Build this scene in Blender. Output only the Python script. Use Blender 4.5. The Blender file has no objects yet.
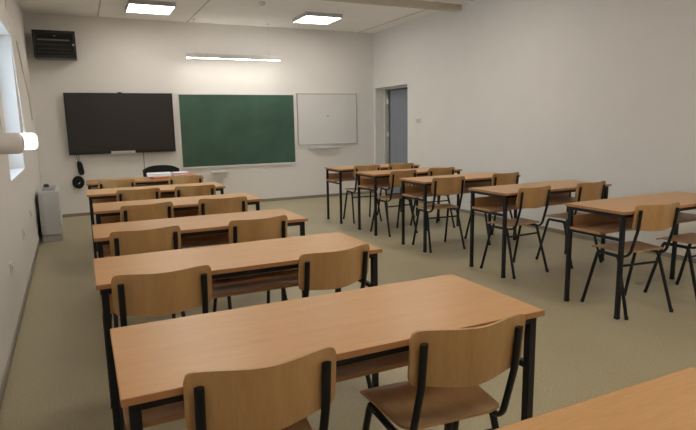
import bpy, bmesh, math, random
from mathutils import Vector, Matrix
random.seed(7)
S = bpy.context.scene
COL = S.collection
R = math.radians

# ------------------------------------------------------------------ materials
def new_mat(name):
    m = bpy.data.materials.new(name); m.use_nodes = True
    nt = m.node_tree
    return m, nt, nt.nodes['Principled BSDF']

def plain(name, col, rough=.5, metal=0., spec=.5, noise=.06, scale=40., bump=0.):
    m, nt, b = new_mat(name)
    tc = nt.nodes.new('ShaderNodeTexCoord')
    n = nt.nodes.new('ShaderNodeTexNoise'); n.inputs['Scale'].default_value = scale
    n.inputs['Detail'].default_value = 4
    nt.links.new(tc.outputs['Object'], n.inputs['Vector'])
    r = nt.nodes.new('ShaderNodeValToRGB')
    r.color_ramp.elements[0].position = .3; r.color_ramp.elements[1].position = .7
    r.color_ramp.elements[0].color = (*[c*(1-noise) for c in col], 1)
    r.color_ramp.elements[1].color = (*[min(1, c*(1+noise)) for c in col], 1)
    nt.links.new(n.outputs['Fac'], r.inputs['Fac'])
    nt.links.new(r.outputs['Color'], b.inputs['Base Color'])
    b.inputs['Roughness'].default_value = rough; b.inputs['Metallic'].default_value = metal
    b.inputs['Specular IOR Level'].default_value = spec
    if bump:
        bp = nt.nodes.new('ShaderNodeBump'); bp.inputs['Strength'].default_value = bump
        bp.inputs['Distance'].default_value = .002
        nt.links.new(n.outputs['Fac'], bp.inputs['Height']); nt.links.new(bp.outputs['Normal'], b.inputs['Normal'])
    return m

def wood(name, c0, c1, stretch, rough=.4, spec=.5, ring=0.):
    m, nt, b = new_mat(name)
    tc = nt.nodes.new('ShaderNodeTexCoord')
    oi = nt.nodes.new('ShaderNodeObjectInfo')
    add = nt.nodes.new('ShaderNodeVectorMath'); add.operation = 'ADD'
    mul = nt.nodes.new('ShaderNodeVectorMath'); mul.operation = 'SCALE'; mul.inputs['Scale'].default_value = 7
    cmb = nt.nodes.new('ShaderNodeCombineXYZ')
    for i in range(3): nt.links.new(oi.outputs['Random'], cmb.inputs[i])
    nt.links.new(cmb.outputs[0], mul.inputs[0])
    nt.links.new(tc.outputs['Object'], add.inputs[0]); nt.links.new(mul.outputs[0], add.inputs[1])
    mp = nt.nodes.new('ShaderNodeMapping'); mp.inputs['Scale'].default_value = stretch
    nt.links.new(add.outputs[0], mp.inputs['Vector'])
    n = nt.nodes.new('ShaderNodeTexNoise'); n.inputs['Scale'].default_value = 1.0
    n.inputs['Detail'].default_value = 6; n.inputs['Roughness'].default_value = .62
    n.inputs['Distortion'].default_value = .35
    nt.links.new(mp.outputs[0], n.inputs['Vector'])
    r = nt.nodes.new('ShaderNodeValToRGB')
    r.color_ramp.elements[0].position = .32; r.color_ramp.elements[1].position = .68
    r.color_ramp.elements[0].color = (*c0, 1); r.color_ramp.elements[1].color = (*c1, 1)
    nt.links.new(n.outputs['Fac'], r.inputs['Fac'])
    # fine pores
    n2 = nt.nodes.new('ShaderNodeTexNoise'); n2.inputs['Scale'].default_value = 9; n2.inputs['Detail'].default_value = 3
    nt.links.new(mp.outputs[0], n2.inputs['Vector'])
    mx = nt.nodes.new('ShaderNodeMixRGB'); mx.blend_type = 'MULTIPLY'; mx.inputs['Fac'].default_value = .22
    nt.links.new(r.outputs['Color'], mx.inputs['Color1']); nt.links.new(n2.outputs['Fac'], mx.inputs['Color2'])
    nt.links.new(mx.outputs[0], b.inputs['Base Color'])
    b.inputs['Roughness'].default_value = rough; b.inputs['Specular IOR Level'].default_value = spec
    return m

def emit(name, col, strength):
    m, nt, b = new_mat(name)
    b.inputs['Base Color'].default_value = (.8, .8, .8, 1)
    b.inputs['Emission Color'].default_value = (*col, 1); b.inputs['Emission Strength'].default_value = strength
    return m

def floor_mat():
    m, nt, b = new_mat('speckled_linoleum')
    tc = nt.nodes.new('ShaderNodeTexCoord')
    n = nt.nodes.new('ShaderNodeTexNoise'); n.inputs['Scale'].default_value = 95; n.inputs['Detail'].default_value = 5
    n.inputs['Roughness'].default_value = .7
    big = nt.nodes.new('ShaderNodeTexNoise'); big.inputs['Scale'].default_value = 1.6; big.inputs['Detail'].default_value = 3
    for q in (n, big): nt.links.new(tc.outputs['Object'], q.inputs['Vector'])
    r = nt.nodes.new('ShaderNodeValToRGB')
    r.color_ramp.elements[0].position = .3; r.color_ramp.elements[1].position = .7
    r.color_ramp.elements[0].color = (*FLOOR0, 1); r.color_ramp.elements[1].color = (*FLOOR1, 1)
    nt.links.new(n.outputs['Fac'], r.inputs['Fac'])
    mx = nt.nodes.new('ShaderNodeMixRGB'); mx.blend_type = 'MULTIPLY'; mx.inputs['Fac'].default_value = .18
    nt.links.new(r.outputs['Color'], mx.inputs['Color1']); nt.links.new(big.outputs['Fac'], mx.inputs['Color2'])
    nt.links.new(mx.outputs[0], b.inputs['Base Color'])
    b.inputs['Roughness'].default_value = .42; b.inputs['Specular IOR Level'].default_value = .45
    bp = nt.nodes.new('ShaderNodeBump'); bp.inputs['Strength'].default_value = .12; bp.inputs['Distance'].default_value = .002
    nt.links.new(n.outputs['Fac'], bp.inputs['Height']); nt.links.new(bp.outputs['Normal'], b.inputs['Normal'])
    return m

def glass_mat():
    m, nt, b = new_mat('window_glass')
    out = nt.nodes['Material Output']
    tr = nt.nodes.new('ShaderNodeBsdfTransparent'); tr.inputs['Color'].default_value = (.93, .96, .97, 1)
    gl = nt.nodes.new('ShaderNodeBsdfGlossy'); gl.inputs['Roughness'].default_value = .02
    fr = nt.nodes.new('ShaderNodeFresnel'); fr.inputs['IOR'].default_value = 1.3
    mx = nt.nodes.new('ShaderNodeMixShader')
    nt.links.new(fr.outputs[0], mx.inputs[0]); nt.links.new(tr.outputs[0], mx.inputs[1]); nt.links.new(gl.outputs[0], mx.inputs[2])
    nt.links.new(mx.outputs[0], out.inputs['Surface'])
    return m

FLOOR0 = (.32, .275, .165); FLOOR1 = (.50, .44, .29)
M = dict(
    wall=plain('wall_paint', (.79, .765, .735), .75, spec=.25, noise=.012, scale=3),
    ceil=plain('ceiling_paint', (.93, .91, .885), .8, spec=.2, noise=.012, scale=3),
    base=plain('grey_brown_skirting', (.27, .24, .205), .5, noise=.08),
    top=wood('beech_laminate', (.625, .345, .140), (.675, .385, .165), (2.2, 22, 22), .36, .5),
    edge=wood('beech_edge_band', (.46, .215, .085), (.54, .26, .105), (3, 30, 30), .45, .4),
    shelf=wood('beech_shelf_board', (.48, .255, .105), (.58, .325, .145), (2.2, 20, 20), .4, .5),
    back=wood('plywood_back', (.505, .29, .115), (.605, .36, .15), (14, 14, 1.6), .38, .5),
    seat=wood('plywood_seat', (.50, .285, .115), (.60, .36, .155), (14, 1.8, 14), .34, .5),
    black=plain('black_powder_coat', (.009, .009, .010), .45, spec=.35, noise=.15, scale=120),
    rubber=plain('black_rubber', (.01, .01, .01), .8, noise=.1),
    screen=plain('dark_screen', (.022, .019, .018), .28, spec=.5, noise=.03, scale=4),
    bezel=plain('black_plastic', (.008, .008, .009), .35, noise=.1),
    silver=plain('silver_label', (.62, .62, .64), .3, metal=.6),
    green=plain('green_chalkboard', (.048, .105, .075), .42, spec=.4, noise=.18, scale=2.2),
    alu=plain('brushed_aluminium', (.62, .61, .60), .35, metal=.55, noise=.04),
    boardframe=plain('satin_aluminium', (.70, .69, .68), .5, noise=.03),
    wboard=plain('white_enamel', (.72, .71, .70), .25, noise=.02, scale=2),
    cab=plain('rack_steel', (.012, .013, .016), .4, noise=.15),
    cab3=plain('charcoal_steel', (.03, .03, .033), .4, noise=.1),
    lampframe=plain('grey_lamp_housing', (.46, .46, .47), .5, noise=.02),
    wbframe=plain('grey_aluminium', (.40, .39, .38), .4, noise=.03),
    cab2=plain('dark_grey_steel', (.085, .085, .09), .4, noise=.1),
    cabglass=plain('smoked_glass', (.006, .007, .009), .08, noise=.1),
    grey=plain('grey_plastic', (.42, .42, .42), .45, noise=.03),
    white=plain('white_plastic', (.72, .71, .69), .4, noise=.02),
    unit=plain('white_enamelled_steel', (.58, .58, .58), .4, noise=.02),
    unit2=plain('light_grey_steel', (.50, .50, .49), .4, noise=.02),
    dark=plain('dark_gap', (.02, .02, .02), .7),
    door=plain('blue_grey_door', (.25, .275, .33), .25, spec=.5, noise=.05, scale=3),
    frame=plain('white_lacquer', (.66, .64, .61), .35, noise=.02),
    reveal=plain('white_reveal_paint', (.78, .78, .78), .6, noise=.01),
    paper=plain('white_paper', (.88, .87, .85), .7, noise=.04),
    orange=plain('orange_card', (.50, .17, .06), .6, noise=.08),
    pink=plain('pink_print', (.55, .22, .2), .7, noise=.2),
    cord=plain('pale_cord', (.60, .57, .52), .7),
    fabric=plain('black_fabric', (.010, .011, .014), .8, noise=.3, scale=150, bump=.3),
    beam=plain('beam_paint', (.55, .50, .41), .7, noise=.02),
    glass=glass_mat(),
    concrete=plain('outside_render', (.5, .5, .5), .8),
)
LAMP = (1.0, .935, .845)
M['lamp'] = emit('lamp_diffuser', LAMP, 17)
M['tube'] = emit('board_lamp_diffuser', (1.0, .95, .87), 30)
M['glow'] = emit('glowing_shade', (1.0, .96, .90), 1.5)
M['upfill'] = emit('ceiling_fill_glow', (1.0, .95, .87), 7)  # fill glow added to lift the ceiling brightness
M['floor'] = floor_mat()

# ------------------------------------------------------------------ mesh helpers
def box(bm, x0, x1, y0, y1, z0, z1, bev=0., seg=2):
    vs = [bm.verts.new((x, y, z)) for x in (x0, x1) for y in (y0, y1) for z in (z0, z1)]
    f = [(0, 1, 3, 2), (4, 6, 7, 5), (0, 4, 5, 1), (2, 3, 7, 6), (0, 2, 6, 4), (1, 5, 7, 3)]
    fs = [bm.faces.new([vs[i] for i in q]) for q in f]
    if bev:
        es = list({e for q in fs for e in q.edges})
        bmesh.ops.bevel(bm, geom=es, offset=bev, segments=seg, affect='EDGES', profile=.6)

def rounded(pts, r, n=5):
    pts = [Vector(p) for p in pts]; out = [pts[0]]
    for a, b, c in zip(pts, pts[1:], pts[2:]):
        u = (a-b); v = (c-b); k = min(r, u.length*.49, v.length*.49)
        p, q = b+u.normalized()*k, b+v.normalized()*k
        for i in range(n+1):
            t = i/n; out.append(p*(1-t)**2+b*2*t*(1-t)+q*t*t)
    out.append(pts[-1]); return out

def tube(bm, pts, rx, ry=None, n=10, up=(1, 0, 0), cap=True):
    """sweep an elliptical section along pts; rx lies along 'up' x tangent side, ry along up"""
    ry = ry or rx; pts = [Vector(p) for p in pts]; rings = []
    up = Vector(up)
    for i, p in enumerate(pts):
        t = (pts[min(i+1, len(pts)-1)]-pts[max(i-1, 0)]).normalized()
        u = up-t*up.dot(t)
        if u.length < 1e-4: u = Vector((0, 1, 0))-t*t.y
        u.normalize(); s = t.cross(u)
        rings.append([bm.verts.new(p+s*math.cos(2*math.pi*k/n)*rx+u*math.sin(2*math.pi*k/n)*ry) for k in range(n)])
    for a, b in zip(rings, rings[1:]):
        for k in range(n): bm.faces.new((a[k], a[(k+1) % n], b[(k+1) % n], b[k]))
    if cap:
        bm.faces.new(rings[0][::-1]); bm.faces.new(rings[-1])

def lathe(bm, prof, n=24, axis='z', c=(0, 0, 0)):
    c = Vector(c); rings = []
    def P(r, h, a):
        v = (r*math.cos(a), r*math.sin(a), h)
        if axis == 'x': v = (h, r*math.cos(a), r*math.sin(a))
        if axis == 'y': v = (r*math.cos(a), h, r*math.sin(a))
        return c+Vector(v)
    for r, h in prof: rings.append([bm.verts.new(P(max(r, 1e-4), h, 2*math.pi*k/n)) for k in range(n)])
    for a, b in zip(rings, rings[1:]):
        for k in range(n): bm.faces.new((a[k], a[(k+1) % n], b[(k+1) % n], b[k]))
    bm.faces.new(rings[0][::-1]); bm.faces.new(rings[-1])

def obj(name, bm, mat, parent=None, loc=None, smooth=False):
    bmesh.ops.recalc_face_normals(bm, faces=bm.faces)
    me = bpy.data.meshes.new(name); bm.to_mesh(me); bm.free()
    if smooth:
        for p in me.polygons: p.use_smooth = True
        me.set_sharp_from_angle(angle=R(40))
    me.materials.append(mat)
    o = bpy.data.objects.new(name, me); COL.objects.link(o)
    if parent: o.parent = parent
    if loc: o.location = loc
    return o

def bx(name, mat, d, parent=None, bev=0., loc=None):
    bm = bmesh.new(); box(bm, *d, bev=bev); return obj(name, bm, mat, parent, loc)

def tag(o, label, cat, group=None):
    o['label'] = label; o['category'] = cat
    if group: o['group'] = group
    return o
def thing(name, label, cat, loc=(0, 0, 0), rz=0, group=None):
    o = bpy.data.objects.new(name, None); COL.objects.link(o)
    o.empty_display_size = .1
    o.location = loc; o.rotation_euler = (0, 0, rz); return tag(o, label, cat, group)
def struct(o): o['kind'] = 'structure'; return o
def copy_tree(o, parent=None):
    c = o.copy(); COL.objects.link(c)
    if parent: c.parent = parent
    for ch in list(o.children): copy_tree(ch, c)
    return c

# ------------------------------------------------------------------ room shell
XL, XR, YF, YB, ZC = -.531, 5.205, 9.685, -1.6, 3.066
T = .30; LEFT_TURN = 1.0
WY0, WY1, WZ0, WZ1 = 5.08, 6.66, .975, 2.31       # window opening in the left wall
DY0, DY1, DZ = 8.44, 9.62, 2.035                  # door opening in the right wall
struct(bx('floor', M['floor'], (XL-T, XR+2.2, YB-.2, YF+.2, -.12, 0)))
struct(bx('ceiling', M['ceil'], (XL-T, XR+2.2, YB-.2, YF+.2, ZC, ZC+.15)))
struct(bx('wall_front', M['wall'], (XL-T, XR+2.2, YF, YF+.2, 0, ZC)))
struct(bx('wall_back', M['wall'], (XL-T, XR+2.2, YB-.2, YB, 0, ZC)))
def grid_wall(name, x0, x1, ys, zs, hole):
    bm = bmesh.new()
    # one continuous ring-shaped prism: outline with a hole, built as four boxes welded together
    for (a, b, c, d) in ((ys[0], ys[1], zs[0], zs[3]), (ys[2], ys[3], zs[0], zs[3]), (ys[1], ys[2], zs[0], zs[1]), (ys[1], ys[2], zs[2], zs[3])):
        if b-a > 1e-4 and d-c > 1e-4: box(bm, x0, x1, a, b, c, d)
    bmesh.ops.remove_doubles(bm, verts=bm.verts, dist=1e-5)
    return struct(obj(name, bm, M['wall']))
grid_wall('wall_left', XL-T, XL, (YB, WY0, WY1, YF+.06), (0, WZ0, WZ1, ZC), None)
grid_wall('wall_right', XR, XR+T, (YB, DY0, DY1, YF), (0, 0, DZ, ZC), None)
# corridor behind the door
struct(bx('wall_corridor', M['wall'], (XR+2.0, XR+2.2, YB, YF, 0, ZC)))
# skirting
bh, bt = .048, .012
struct(bx('baseboard_front', M['base'], (XL, XR, YF-bt, YF, 0, bh), bev=.003))
struct(bx('baseboard_left', M['base'], (XL, XL+bt, YB, YF-bt, 0, bh), bev=.003))
bm = bmesh.new(); box(bm, XR-bt, XR, YB, DY0, 0, bh, bev=.003); box(bm, XR-bt, XR, DY1, YF-bt, 0, bh, bev=.003)
struct(obj('baseboard_right', bm, M['base']))
# shallow ceiling beam and the board joints
struct(bx('trim_1', M['beam'], (XL, XR, 6.93, 7.05, 2.985, ZC), bev=.004))
for i, x in enumerate((.40, 1.74, 4.9)):
    struct(bx('trim_%d' % (i+2), M['beam'], (x-.009, x+.009, 7.05, YF, ZC-.005, ZC), bev=.001))

# window
w = bpy.data.objects.new('window_1', None); COL.objects.link(w); w.location = (XL-.2, (WY0+WY1)/2, WZ0); struct(w)
def wl(d): return (d[0]+.2-XL, d[1]+.2-XL, d[2]-(WY0+WY1)/2, d[3]-(WY0+WY1)/2, d[4]-WZ0, d[5]-WZ0)
bm = bmesh.new(); xa, xb = XL-.25, XL-.19; fw = .06
box(bm, *wl((xa, xb, WY0, WY1, WZ0, WZ0+fw))); box(bm, *wl((xa, xb, WY0, WY1, WZ1-fw, WZ1)))
for y in (WY0, (WY0+WY1)/2-fw/2, WY1-fw): box(bm, *wl((xa, xb, y, y+fw, WZ0+fw, WZ1-fw)))
obj('window_frame', bm, M['frame'], w)
ym = (WY0+WY1)/2
for a, b in ((WY0+fw, ym-fw/2), (ym+fw/2, WY1-fw)):
    bx('pane', M['glass'], wl((XL-.222, XL-.216, a, b, WZ0+fw, WZ1-fw)), w)
bm = bmesh.new(); box(bm, *wl((xb, xb+.012, ym-.015, ym+.015, 1.55, 1.63)), bev=.003)
box(bm, *wl((xb+.012, xb+.03, ym-.012, ym+.012, 1.47, 1.61)), bev=.004)
obj('window_handle', bm, M['white'], w)
bx('window_sill', M['reveal'], wl((XL-.19, XL+.004, WY0+.002, WY1-.002, WZ0-.02, WZ0+.004)), w, bev=.002)

# door
d = bpy.data.objects.new('door_1', None); COL.objects.link(d); d.location = (XR+.205, DY1, 0); struct(d)
bm = bmesh.new()
box(bm, -.02, .07, -.032, 0, 0, DZ, bev=.004); box(bm, -.02, .07, -(DY1-DY0), -(DY1-DY0)+.032, 0, DZ, bev=.004)
box(bm, -.02, .07, -(DY1-DY0)+.032, -.032, DZ-.032, DZ, bev=.004)
obj('door_frame', bm, M['frame'], d)
bm = bmesh.new(); L = DY1-DY0-.125
box(bm, 0, .04, -L, 0, .008, DZ-.045, bev=.003)
leaf = obj('door_leaf', bm, M['door'], d, loc=(.060, -.098, 0)); leaf.rotation_euler = (0, 0, R(4))
for z in (.35, 1.15, 1.78):
    bm = bmesh.new(); lathe(bm, [(.009, z-.045), (.009, z+.045)], 10, c=(.045, -.070, 0)); box(bm, .042, .048, -.070, -.033, z-.04, z+.04)
    obj('hinge', bm, M['white'], d, smooth=True)
bm = bmesh.new(); box(bm, -.012, 0, -L+.04, -L+.075, .95, 1.15, bev=.002)
tube(bm, rounded([(-.01, -L+.058, 1.07), (-.05, -L+.058, 1.07), (-.05, -L+.17, 1.07)], .012), .009, up=(0, 0, 1))
obj('door_handle', bm, M['alu'], leaf, smooth=True)

# ------------------------------------------------------------------ desks
DW, DD, DH = 1.303, .512, .76
def make_desk():
    t = thing('school_desk', '', 'desk')          # origin: near left corner on the floor
    e = .002
    tp = bx('tabletop', M['top'], (e, DW-e, e, DD-e, DH-.019, DH), t)
    bm = bmesh.new()
    for dd in ((0, DW, 0, e, DH-.019, DH-.0006), (0, DW, DD-e, DD, DH-.019, DH-.0006), (0, e, e, DD-e, DH-.019, DH-.0006), (DW-e, DW, e, DD-e, DH-.019, DH-.0006)): box(bm, *dd)
    obj('edge_band', bm, M['edge'], tp)
    a = .016; s = .028
    xs = (a, DW-a-s); ys = (.018, DD-.018-s)
    for x in xs:
        for y in ys:
            bm = bmesh.new(); box(bm, x, x+s, y, y+s, .008, DH-.0195, bev=.003)
            lg = obj('leg', bm, M['black'], t)
            bx('foot_cap', M['rubber'], (x-.001, x+s+.001, y-.001, y+s+.001, 0, .02), lg, bev=.002)
    bm = bmesh.new(); z1 = DH-.0195; z0 = z1-.026
    for y in ys: box(bm, xs[0]+s, xs[1], y+.002, y+s-.002, z0, z1)
    for x in xs: box(bm, x+.002, x+s-.002, ys[0]+s, ys[1], z0, z1)
    obj('top_frame', bm, M['black'], t)
    for x in xs:
        bx('side_rail', M['black'], (x+.004, x+s-.004, ys[0]+s, ys[1], .548, .570), t, bev=.002)
    bx('shelf', M['shelf'], (xs[0]-.004, xs[1]+s+.004, .20, ys[1]-.001, .5705, .588), t, bev=.002)
    bx('shelf_back', M['shelf'], (xs[0]+s+.002, xs[1]-.002, ys[1]-.004, ys[1]+.012,   .5885, .668), t, bev=.002)
    return t

# ------------------------------------------------------------------ chairs (face +y; y=0 is the backrest line)
CW = .393
def curve_y(u): return -.048*(.5+.5*math.cos(math.pi*u))           # u in -1..1, bulge towards the rear
def make_chair():
    t = thing('school_chair', '', 'chair')
    # backrest: bent plywood with rounded corners
    bm = bmesh.new(); nx, nz = 40, 8; th = .0105; z0, z1 = .618, .802; rc = .024; grid = {}
    for side in (0, 1):
        for i in range(nx+1):
            u = math.sin((-1+2*i/nx)*math.pi/2)*.45+(-1+2*i/nx)*.55; x = u*CW/2
            e = max(0, rc-(CW/2-abs(x))); ins = rc-math.sqrt(max(0, rc*rc-e*e)) if e > 0 else 0
            for j in range(nz+1):
                zt, zb = z1-ins, z0+ins*1.2+.012*u*u; z = zb+(zt-zb)*j/nz
                lean = -.02*((z-.63)/.17)
                grid[side, i, j] = bm.verts.new((x, curve_y(u)+lean+.018+(th if side else 0), z))
    for i in range(nx):
        for j in range(nz):
            bm.faces.new([grid[0, i, j], grid[0, i+1, j], grid[0, i+1, j+1], grid[0, i, j+1]])
            bm.faces.new([grid[1, i, j], grid[1, i, j+1], grid[1, i+1, j+1], grid[1, i+1, j]])
    for i in range(nx):
        for j in (0, nz):
            bm.faces.new([grid[0, i, j], grid[0, i+1, j], grid[1, i+1, j], grid[1, i, j]])
    for j in range(nz):
        for i in (0, nx):
            bm.faces.new([grid[0, i, j], grid[0, i, j+1], grid[1, i, j+1], grid[1, i, j]])
    obj('backrest', bm, M['back'], t, smooth=True)
    # seat: bent plywood, dished, rolled front edge
    bm = bmesh.new(); nx, ny = 14, 16; grid = {}; y0, y1 = .062, .402; th = .009
    for side in (0, 1):
        for i in range(nx+1):
            u = -1+2*i/nx
            for j in range(ny+1):
                v = j/ny; y = y0+(y1-y0)*v
                hw = .172+.033*v**.7
                c = .045; e = max(0, c-min(y-y0, y1-y)); hw -= (c-math.sqrt(max(0, c*c-e*e))) if e > 0 else 0
                z = .461-.012*(1-u*u)*math.sin(math.pi*min(1, v*1.15)) - .022*max(0, (v-.8)/.2)**2 + .006*max(0, (.2-v)/.2)
                grid[side, i, j] = bm.verts.new((u*hw, y, z-(th if side == 0 else 0)))
    for i in range(nx):
        for j in range(ny):
            bm.faces.new([grid[0, i, j], grid[0, i+1, j], grid[0, i+1, j+1], grid[0, i, j+1]])
            bm.faces.new([grid[1, i, j], grid[1, i, j+1], grid[1, i+1, j+1], grid[1, i+1, j]])
    for i in range(nx):
        for j in (0, ny): bm.faces.new([grid[0, i, j], grid[0, i+1, j], grid[1, i+1, j], grid[1, i, j]])
    for j in range(ny):
        for i in (0, nx): bm.faces.new([grid[0, i, j], grid[0, i, j+1], grid[1, i, j+1], grid[1, i, j]])
    obj('seat', bm, M['seat'], t, smooth=True)
    for s in (-1, 1):
        xt, xf = .183*s, .207*s
        # side frame arch: front leg, under-seat rail, rear leg
        bm = bmesh.new(); tube(bm, [(xt, .325, .421), (xt, .14, .421)], .0122, n=12); obj('seat_rail', bm, M['black'], t, smooth=True)
        for y, yb in ((.325, .432), (.14, .010)):
            k = 1 if y > .2 else -1
            bm = bmesh.new()
            tube(bm, rounded([(xt, y-.05*k, .421), (xt, y+.002*k, .421), (xf, yb, .004)], .055), .0122, n=12)
            lg = obj('leg', bm, M['black'], t, smooth=True)
            bm = bmesh.new(); lathe(bm, [(.0125, 0), (.0135, .004), (.0125, .024)], 12, c=(xf, yb, 0))
            obj('foot_cap', bm, M['rubber'], lg, smooth=True)
        # upright, oval tube on the rear face of the backrest
        bm = bmesh.new(); xu = .163*s
        yb_ = curve_y(.163/(CW/2))+.018
        pts = [(xu, yb_-.0275, .766), (xu, yb_-.0125, .632), (xu, .055, .452), (xu*1.03, .095, .424), (xt, .15, .421)]
        tube(bm, rounded(pts, .03), .0088, .0128, n=14)
        obj('upright', bm, M['black'], t, smooth=True)
        for z in (.67, .745):
            bm = bmesh.new(); lathe(bm, [(.006, .0), (.007, .003), (.004, .005)], 10, axis='y', c=(xu, yb_-.0176-.117*(z-.632)+.0265, z))
            obj('rivet', bm, M['alu'], t, smooth=True)
    bm = bmesh.new(); tube(bm, [(-.186, .121, .352), (.186, .121, .352)], .0085, n=10, up=(0, 0, 1))
    obj('stretcher', bm, M['black'], t, smooth=True)
    return t

desk0 = make_desk(); chair0 = make_chair(); used = dict(d=False, c=False)
def place(kind, src, x, y, rz, label, group):
    o = src if not used[kind] else copy_tree(src); used[kind] = True
    o.location = (x, y, 0); o.rotation_euler = (0, 0, R(rz)); o['label'] = label; o['group'] = group
LD = [  # left column, from the front wall backwards
 (.013, 6.859, 'beech school desk closest to the screen, papers and orange folder lying on it'),
 (.007, 5.700, 'beech school desk second from the front wall in the left column'),
 (.042, 4.523, 'beech school desk third from the front wall in the left column'),
 (.018, 3.402, 'beech school desk fourth from the front wall in the left column'),
 (.005, 2.360, 'beech school desk just beyond the large foreground desk in the left column'),
 (.031, 1.304, 'large foreground beech school desk in the left column, whole top in view'),
 (.037, .304, 'beech school desk cut off by the bottom right corner of the photo')]
RD_ = [
 (3.147, 6.870, 'beech school desk beside the open door, closest to the front wall in the right column'),
 (3.167, 5.898, 'beech school desk second from the front wall in the right column'),
 (3.199, 4.851, 'beech school desk in the middle of the right column, third from the front wall'),
 (3.252, 3.680, 'beech school desk second from the camera in the right column'),
 (3.238, 2.500, 'beech school desk nearest the camera in the right column, at the right photo edge')]
for x, y, l in LD: place('d', desk0, x, y, 0, l, 'two-seat desks of the left column')
for x, y, l in RD_: place('d', desk0, x, y, 0, l, 'two-seat desks of the right column')
CH = [ # x, y, angle, label
 (.366, 1.275, -2, 'left plywood chair at the large foreground desk, cut off by the photo bottom'),
 (.982, 1.240, -4, 'right plywood chair at the large foreground desk, seat showing below its back'),
 (.256, 2.315, -1, 'left plywood chair at the second desk from the camera, left column'),
 (1.035, 2.312, 9, 'right plywood chair at the second full desk, left column, beside the aisle'),
 (.294, 3.340, 4, 'left plywood chair at the fourth desk from the front wall, left column'),
 (.973, 3.355, 5, 'right plywood chair at the fourth desk from the front wall, left column'),
 (.415, 4.440, 8, 'left plywood chair at the third desk from the front wall, left column'),
 (1.003, 4.470, -6, 'right plywood chair at the third desk from the front wall, left column'),
 (.453, 5.560, 1, 'left plywood chair at the second desk from the front wall, left column'),
 (.980, 5.560, -5, 'right plywood chair at the second desk from the front wall, left column'),
 (.324, 6.700, -1, 'left plywood chair at the desk with papers, below the dark screen'),
 (1.078, 6.700, -8, 'right plywood chair at the desk with papers, below the green board'),
 (3.516, 2.458, -6.3, 'left plywood chair at the right-column desk nearest the camera, legs fully seen'),
 (4.20, 2.415, 2, 'right plywood chair at the right-column desk nearest the camera, cut by photo edge'),
 (3.555, 3.646, 3, 'left plywood chair at the right-column desk second from the camera'),
 (4.255, 3.650, 3, 'right plywood chair at the right-column desk second from the camera, by the wall'),
 (3.475, 4.805, -6, 'left plywood chair at the middle desk of the right column'),
 (4.255, 4.810, 2, 'right plywood chair at the middle desk of the right column, by the wall'),
 (3.515, 5.785, 5, 'left plywood chair at the second desk from the front wall, right column'),
 (4.120, 5.850, -2, 'right plywood chair at the second desk from the front wall, right column'),
 (3.540, 6.790, -5, 'left plywood chair at the right-column desk closest to the door'),
 (4.090, 6.800, -8, 'right plywood chair at the right-column desk closest to the door'),
]
for i, (x, y, a, l) in enumerate(CH): place('c', chair0, x, y, a, l, 'chairs of the left column' if i < 12 else 'chairs of the right column')

# ------------------------------------------------------------------ front wall
# interactive screen
x0, x1, z0, z1 = -.18, 1.413, .969, 1.9135
t = thing('display_screen', 'large dark interactive screen on the front wall left of the green board', 'screen', ((x0+x1)/2, YF, z0))
hw = (x1-x0)/2; H = z1-z0
bx('casing', M['bezel'], (-hw+.02, hw-.02, -.075, -.022, .02, H-.02), t, bev=.01)
bm = bmesh.new(); f = .028
for dd in ((-hw, hw, -.095, -.0752, 0, .055), (-hw, hw, -.095, -.0752, H-f, H), (-hw, -hw+f, -.095, -.0752, .055, H-f), (hw-f, hw, -.095, -.0752, .055, H-f)): box(bm, *dd, bev=.002)
obj('bezel', bm, M['bezel'], t)
bx('panel', M['screen'], (-hw+f, hw-f, -.089, -.0755, .055, H-f), t)
bx('label_strip', M['silver'], (-.195, .165, -.0985, -.0955, -.006, .040), t, bev=.001)
bx('wall_mount', M['black'], (-.3, .3, -.0215, 0, .25, .7), t)
bm = bmesh.new(); box(bm, -.03, .03, -.088, -.076, H, H+.014, bev=.003)
obj('camera_bump', bm, M['bezel'], t)

def board(name, label, x0, x1, z0, z1, mat, fr, tray, fmat, drop):
    t = thing(name, label, 'board', ((x0+x1)/2, YF, z0)); hw = (x1-x0)/2; H = z1-z0
    bx('panel', mat, (-hw+fr, hw-fr, -.016, -.001, fr, H-fr), t)
    bm = bmesh.new()
    for dd in ((-hw, hw, -.030, -.001, -drop, fr), (-hw, hw, -.022, -.001, H-fr, H), (-hw, -hw+fr, -.022, -.001, fr, H-fr), (hw-fr, hw, -.022, -.001, fr, H-fr)):
        box(bm, *dd, bev=.002)
    obj('frame', bm, fmat, t)
    a, b, zt, dep = tray
    bm = bmesh.new(); box(bm, a, b, -dep, -.001, zt, zt+.008); box(bm, a, b, -dep, -dep+.006, zt+.008, zt+.028); box(bm, a, b, -.008, -.001, zt+.008, -.001 if zt+.02 < 0 else zt+.03)
    obj('tray', bm, M['white'], t)
    return t
g = board('chalkboard', 'wide green chalkboard with a thin aluminium frame on the front wall', 1.508, 3.562, .674, 1.9174, M['green'], .018, (-.555, -.25, -.100, .085), M['boardframe'], .012)
wb = board('whiteboard', 'blank whiteboard on the front wall right of the green board', 3.609, 4.828, .990, 1.933, M['wboard'], .016, (-.40, .22, -.062, .085), M['wbframe'], 0)
bx('emblem', M['grey'], (-.03, .03, -.0170, -.0161, .52, .545), wb)

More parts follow.
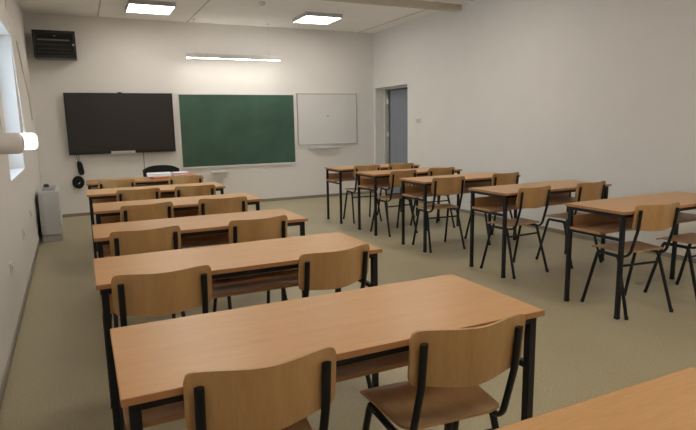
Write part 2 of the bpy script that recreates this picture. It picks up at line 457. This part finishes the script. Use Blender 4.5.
# rack cabinet
t = thing('rack_cabinet', 'black wall-hung network rack cabinet high in the left front corner', 'cabinet', (-.223, YF, 2.405))
bx('body', M['cab'], (-.28, .28, -.265, 0, 0, .385), t, bev=.004)
bx('base_plate', M['cab2'], (-.276, .276, -.262, -.003, -.006, -.0005), t)
bm = bmesh.new(); f = .035
for dd in ((-.28, .28, -.282, -.266, 0, f), (-.28, .28, -.282, -.266, .385-f, .385), (-.28, -.28+f, -.282, -.266, f, .385-f), (.28-f, .28, -.282, -.266, f, .385-f)): box(bm, *dd, bev=.002)
dr = obj('door', bm, M['cab'], t)
bx('glass_panel', M['cabglass'], (-.28+f, .28-f, -.278, -.272, f, .385-f), dr)
bx('patch_panel', M['cab2'], (-.22, .2, -.2810, -.2785, .240, .262), dr, bev=.0005)
for zz in (.18, .12, .07): bx('patch_panel', M['cab3'], (-.22, .2, -.2810, -.2785, zz, zz+.008), dr)
bm = bmesh.new(); lathe(bm, [(.012, -.292), (.014, -.286), (.014, -.282)], 14, axis='y', c=(.245, 0, .19)); obj('lock', bm, M['silver'], dr, smooth=True)
bm = bmesh.new(); lathe(bm, [(.012, -.2845), (.014, -.2835), (.014, -.2785)], 14, axis='y', c=(.005, 0, .31)); obj('badge', bm, M['cab2'], dr, smooth=True)

# hanging board lamp
t = thing('pendant_lamp', 'long slim white pendant lamp hanging above the green board', 'lamp', (2.43, 9.385, 2.47))
bx('housing', M['alu'], (-.79, .79, -.035, .035, -.004, .066), t, bev=.004)
bx('diffuser', M['tube'], (-.785, .785, -.024, .024, -.007, -.0042), t)
bx('added_ceiling_fill', M['upfill'], (-.76, .76, -.02, .02, .0662, .0666), t)  # added glowing strip, brightens the ceiling and the wall above the pendant
for x in (-.63, .60):
    bm = bmesh.new(); tube(bm, [(x, 0, .08), (x, 0, ZC-2.47-.01)], .0016, n=6, up=(0, 1, 0)); ca = obj('cable', bm, M['alu'], t, smooth=True)
    bm = bmesh.new(); lathe(bm, [(.012, .067), (.012, .082), (.004, .089)], 12, c=(x, 0, 0)); obj('gripper', bm, M['alu'], ca, smooth=True)
    bm = bmesh.new(); lathe(bm, [(.006, -.02), (.022, -.014), (.022, 0)], 14, c=(x, 0, ZC-2.47)); obj('ceiling_cup', bm, M['alu'], ca, smooth=True)

# ceiling panel lamps
def panel(x, y, label, first=[None]):
    if first[0] is None:
        t = thing('ceiling_lamp', label, 'lamp', (x, y, ZC), 0, 'square ceiling lamps')
        bm = bmesh.new(); h = .305
        for dd in ((-h, h, -h, -h+.012, -.06, -.0005), (-h, h, h-.012, h, -.06, -.0005), (-h, -h+.012, -h+.012, h-.012, -.06, -.0005), (h-.012, h, -h+.012, h-.012, -.06, -.0005)): box(bm, *dd)
        obj('frame', bm, M['lampframe'], t)
        bx('diffuser', M['lamp'], (-h+.0125, h-.0125, -h+.0125, h-.0125, -.057, -.052), t)
        first[0] = t
    else:
        t = copy_tree(first[0]); t.location = (x, y, ZC); t['label'] = label
panel(1.04, 8.545, 'square lit ceiling lamp at the left, above the dark screen')
panel(3.56, 8.50, 'square lit ceiling lamp at the right, above the whiteboard')
for yy, w_ in ((5.6, 'third and fourth'), (2.7, 'nearest'), (-.2, 'unseen rear')):  # rows out of view; the rear row is added to light the chair backs
    for xx, s_ in ((1.04, 'left'), (3.56, 'right')):
        panel(xx, .9 if (yy, xx) == (2.7, 3.56) else yy, 'unseen square lit ceiling lamp over the %s desks, %s column, above the view' % (w_, s_))  # near right lamp set further back to brighten the right-hand chair backs

# smoke detector
bm = bmesh.new(); lathe(bm, [(.03, -.042), (.042, -.034), (.05, -.012), (.052, 0)], 24, c=(0, 0, 0))
tag(obj('smoke_detector', bm, M['cord'], loc=(2.44, 7.80, ZC), smooth=True), 'small round smoke detector on the ceiling above the green board', 'detector')

# cables under the screen
t = thing('cable_bundle', 'black cable tied in a bundle and coil, hanging below the screen', 'cable', (-.09, YF-.03, .52))
bm = bmesh.new()
for k in range(4):
    o = .009*(k-1.5); a = .008+.006*(k % 2)
    tube(bm, rounded([(.035+o, o, .34), (.035-a+o, .004*k, .31), (.045-a+o, o, .17), (.06+o, o, .13), (.065+a+o, 0, .17), (.045+a+o, o, .30), (.035+o, -.002, .34)], .03), .0105, n=8, up=(0, 1, 0))
obj('bundle', bm, M['rubber'], t, smooth=True)
bm = bmesh.new()
lathe(bm, [(.02, -.012), (.055, -.006), (.06, .004), (.02, .012)], 16, axis='y', c=(0, 0, .02))
for k in range(11):
    ph = k*2.4; a, b = .078-.0055*k, .092-.0065*k; tw = .3*math.sin(ph)
    pts = []
    for q in range(31):
        c, sn = math.cos(q*.2094), math.sin(q*.2094)
        pts.append((a*c*math.cos(tw)-b*sn*math.sin(tw)*.6+.01*math.sin(ph), .013*math.sin(q*.2094*2+ph)-.004+.003*(k % 3), .02+b*sn*math.cos(tw)+a*c*math.sin(tw)*.6))
    tube(bm, pts, .0095, n=7, up=(0, 1, 0), cap=False)
obj('coil', bm, M['rubber'], t, smooth=True)
bm = bmesh.new(); box(bm, -.004, .03, -.05, -.035, -.0, .012, bev=.003); bmesh.ops.rotate(bm, verts=bm.verts, cent=(.01, -.04, .006), matrix=Matrix.Rotation(R(-40), 3, 'Y'))
obj('coil_highlight', bm, M['white'], t)  # white chip stands in for the highlight on the black coil
for x in (.005, .04):
    bm = bmesh.new(); tube(bm, rounded([(x, .005, .470), (x+.004, .0, .40), (.035, 0, .325)], .02), .004, n=7, up=(0, 1, 0)); obj('lead', bm, M['rubber'], t, smooth=True)
bm = bmesh.new(); tube(bm, [(0, 0, 0), (.004, 0, .15), (.005, 0, .29)], .0045, n=7, up=(0, 1, 0))
tag(obj('power_cord', bm, M['rubber'], loc=(.905, YF-.012, .69), smooth=True), 'thin dark cord running down the wall below the screen, behind the chair', 'cable')

# black office chair by the front wall
t = thing('office_chair', 'black upholstered chair standing between the desk with papers and the front wall', 'chair', (.98, 8.15, 0))
bm = bmesh.new(); nx, nz = 20, 12; gr = {}
for s in (0, 1):
    for i in range(nx+1):
        u = -1+2*i/nx
        for j in range(nz+1):
            v = j/nz; wdt = .245*(1-.14*(1-v)**2); zt = .845-.055*abs(u)**3; zb = .50+.04*abs(u)**3
            gr[s, i, j] = bm.verts.new((u*wdt, .06*u*u*1.0*-1+.03+(.045*math.sqrt(max(0, 1-abs(u)**6)) if s else 0)*max(.25, math.sqrt(max(0, 1-abs(2*v-1)**6))), zb+(zt-zb)*v))
for i in range(nx):
    for j in range(nz):
        bm.faces.new([gr[0, i, j], gr[0, i+1, j], gr[0, i+1, j+1], gr[0, i, j+1]]); bm.faces.new([gr[1, i, j], gr[1, i, j+1], gr[1, i+1, j+1], gr[1, i+1, j]])
for i in range(nx):
    for j in (0, nz): bm.faces.new([gr[0, i, j], gr[0, i+1, j], gr[1, i+1, j], gr[1, i, j]])
for j in range(nz):
    for i in (0, nx): bm.faces.new([gr[0, i, j], gr[0, i, j+1], gr[1, i, j+1], gr[1, i, j]])
obj('backrest', bm, M['fabric'], t, smooth=True)
bx('seat', M['fabric'], (-.235, .235, -.42, .02, .42, .48), t, bev=.022)
for sx in (-.2, .2):
    for sy in (-.38, .0):
        bm = bmesh.new(); k = 1 if sy > -.2 else 0
        tube(bm, [(sx, sy, .425), (sx*1.08, sy+(.05 if k else -.02), 0)], .011, n=8, up=(1, 0, 0)); obj('leg', bm, M['black'], t, smooth=True)
    bm = bmesh.new(); tube(bm, rounded([(sx*.85, .0, .45), (sx*.85, .055, .47), (sx*.85, .045, .62)], .03), .009, n=8); obj('back_support', bm, M['black'], t, smooth=True)

# papers on the desk closest to the screen
def sheets(name, label, cat, mats, x, y, w_, d_, h, rz, z, n=6):
    t = thing(name, label, cat, (x, y, z), R(rz)); zz = 0
    for i in range(n):
        hh = h/n; ox, oy = random.uniform(-.006, .006), random.uniform(-.006, .006)
        bx('sheet', mats[i % len(mats)], (-w_/2+ox, w_/2+ox, -d_/2+oy, d_/2+oy, zz, zz+hh*.94), t); zz += hh
    return t
bm = bmesh.new(); box(bm, -.26, .26, -.15, .15, 0, .004, bev=.001); box(bm, -.26, .26, -.15, -.144, .0042, .022, bev=.001); box(bm, -.258, .258, -.148, .15, .0222, .026, bev=.001)
tag(obj('folder', bm, M['orange'], loc=(.985, 7.06, DH+.0008)), 'flat orange folder under the white papers on the desk closest to the screen', 'folder').rotation_euler = (0, 0, R(3))
sheets('paper_stack', 'loose white paper stack at the left end of the orange folder', 'papers', [M['paper']], .83, 7.11, .27, .23, .034, -4, DH+.0275, 7)
sheets('workbook', 'open white workbook with pink print on the right half of the orange folder', 'book', [M['paper'], M['paper'], M['pink'], M['paper']], 1.075, 7.14, .18, .20, .030, 9, DH+.0275, 4)

# ------------------------------------------------------------------ left wall
# heater cabinet
t = thing('heater_unit', 'white floor-standing heater cabinet against the left wall near the front corner', 'heater', (XL+.03, 7.62, 0))
bx('body', M['unit'], (.012, .235, 0, .90, .09, .622), t, bev=.008)
bx('end_panel', M['unit2'], (.02, .062, -.004, -.0003, .10, .60), t, bev=.001)
bx('plinth', M['unit2'], (.02, .225, .02, .88, 0, .0895), t, bev=.003)
bx('plinth_slot', M['grey'], (.03, .21, .0165, .0198, .012, .075), t)
bm = bmesh.new()
for k in range(14): box(bm, .06, .20,   .10+k*.05, .135+k*.05, .6222, .629)
obj('grille', bm, M['grey'], t)
t = thing('control_box', 'small dark control knob box lying on top of the white heater', 'control', (XL+.145, 7.80, .6295))
bx('case', M['grey'], (-.06, .075, -.05, .16, 0, .03), t, bev=.004)
bm = bmesh.new(); lathe(bm, [(.03, .0305), (.032, .055), (.02, .07)], 16, c=(-.01, .03, 0)); obj('knob', bm, M['dark'], t, smooth=True)
# sockets
for y, z, l in ((4.33, .44, 'white wall socket on the left wall, nearest the camera'), (5.56, .465, 'white wall socket on the left wall, middle of three'), (6.65, .49, 'white wall socket on the left wall, nearest the heater')):
    t = thing('wall_socket', l, 'socket', (XL, y, z), 0, 'wall sockets on the left wall')
    bx('plate', M['white'], (.0003, .011, -.042, .042, -.042, .042), t, bev=.004)
    bm = bmesh.new(); lathe(bm, [(.019, .0112), (.019, .0135), (.015, .0136), (.014, .0118)], 18, axis='x'); obj('outlet', bm, M['grey'], t, smooth=True)
# light switch on the right wall
t = thing('light_switch', 'white double light switch on the right wall beside the door', 'switch', (XR, 8.09, 1.40))
bx('plate', M['white'], (-.010, -.0003, -.075, .075, -.042, .042), t, bev=.004)
for y in (-.036, .036): bx('rocker', M['frame'], (-.016, -.0103, y-.028, y+.028, -.03, .03), t, bev=.003)
# capsule lamps hung on cords by the window
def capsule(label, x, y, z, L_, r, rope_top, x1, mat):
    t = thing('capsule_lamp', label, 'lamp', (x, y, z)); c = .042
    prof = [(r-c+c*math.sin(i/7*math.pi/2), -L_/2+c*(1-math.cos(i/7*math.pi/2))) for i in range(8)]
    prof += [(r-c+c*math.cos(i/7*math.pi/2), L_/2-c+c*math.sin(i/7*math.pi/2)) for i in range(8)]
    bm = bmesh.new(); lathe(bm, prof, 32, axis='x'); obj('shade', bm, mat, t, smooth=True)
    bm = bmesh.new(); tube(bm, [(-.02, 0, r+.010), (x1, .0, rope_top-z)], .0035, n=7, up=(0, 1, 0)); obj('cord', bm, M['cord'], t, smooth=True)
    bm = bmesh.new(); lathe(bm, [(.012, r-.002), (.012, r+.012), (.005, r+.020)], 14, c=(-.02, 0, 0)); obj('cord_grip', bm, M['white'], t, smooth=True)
capsule('unlit grey white capsule lamp at the left photo edge, in front of the window', -.4535, 4.40, 1.286, .205, .072, ZC, -.07, M['white'])
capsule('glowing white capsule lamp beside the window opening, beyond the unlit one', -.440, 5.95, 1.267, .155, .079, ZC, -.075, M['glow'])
# cable hanging along the left wall
bm = bmesh.new(); tube(bm, rounded([(0, 0, 0), (0, .10, -.06), (.004, .42, -.24), (.008, 1.15, -.60), (.004, 1.40, -.86)], .2, 6), .007, n=8, up=(1, 0, 0))
tag(obj('wall_cable', bm, M['cord'], loc=(XL+.0085, 7.46, 2.36), smooth=True), 'thin grey cable sagging down the left wall between window and front corner', 'cable')

# the left wall runs very slightly out of square: turn it with everything fixed to it
bpy.context.view_layer.update()
piv = Matrix.Translation((XL, 5.5, 0)) @ Matrix.Rotation(R(LEFT_TURN), 4, 'Z') @ Matrix.Translation((-XL, -5.5, 0))
for o in list(COL.objects):
    if o.parent is None and o.name.split('.')[0] in ('wall_left', 'baseboard_left', 'window_1', 'heater_unit', 'control_box', 'wall_socket', 'wall_cable'):
        o.matrix_world = piv @ o.matrix_world

# ------------------------------------------------------------------ daylight and camera
Wd = bpy.data.worlds.new('sky'); S.world = Wd; Wd.use_nodes = True
bg = Wd.node_tree.nodes['Background']; bg.inputs['Color'].default_value = (.66, .82, 1.0, 1); bg.inputs['Strength'].default_value = 8.5
pl = bpy.data.lights.new('window_portal', 'AREA'); pl.shape = 'RECTANGLE'; pl.size = WY1-WY0; pl.size_y = WZ1-WZ0
pl.cycles.is_portal = True
po = bpy.data.objects.new('window_portal', pl); COL.objects.link(po)
po.location = (XL-.31, (WY0+WY1)/2, (WZ0+WZ1)/2); po.rotation_euler = (R(90), 0, R(-90))

cam = bpy.data.cameras.new('camera'); co = bpy.data.objects.new('camera', cam); COL.objects.link(co); S.camera = co
cam.sensor_width = 36; cam.sensor_fit = 'HORIZONTAL'; cam.lens = 553.565/696*36; cam.clip_start = .02
y_, t_, r_ = R(25.4357), R(9.4136), R(-1.0291)
F = Vector((math.sin(y_)*math.cos(t_), math.cos(y_)*math.cos(t_), -math.sin(t_)))
Rv = Vector((math.cos(y_), -math.sin(y_), 0)); U = Rv.cross(F)
R2 = Rv*math.cos(r_)+U*math.sin(r_); U2 = -Rv*math.sin(r_)+U*math.cos(r_)
m = Matrix((R2, U2, -F)).transposed().to_4x4(); m.translation = (0, 0, 1.3808); co.matrix_world = m

S.view_settings.view_transform = 'Standard'; S.view_settings.look = 'None'
S.view_settings.exposure = -0.16; S.view_settings.gamma = 1.0; S.view_settings.use_curve_mapping = False
S.cycles.max_bounces = 8; S.cycles.diffuse_bounces = 5
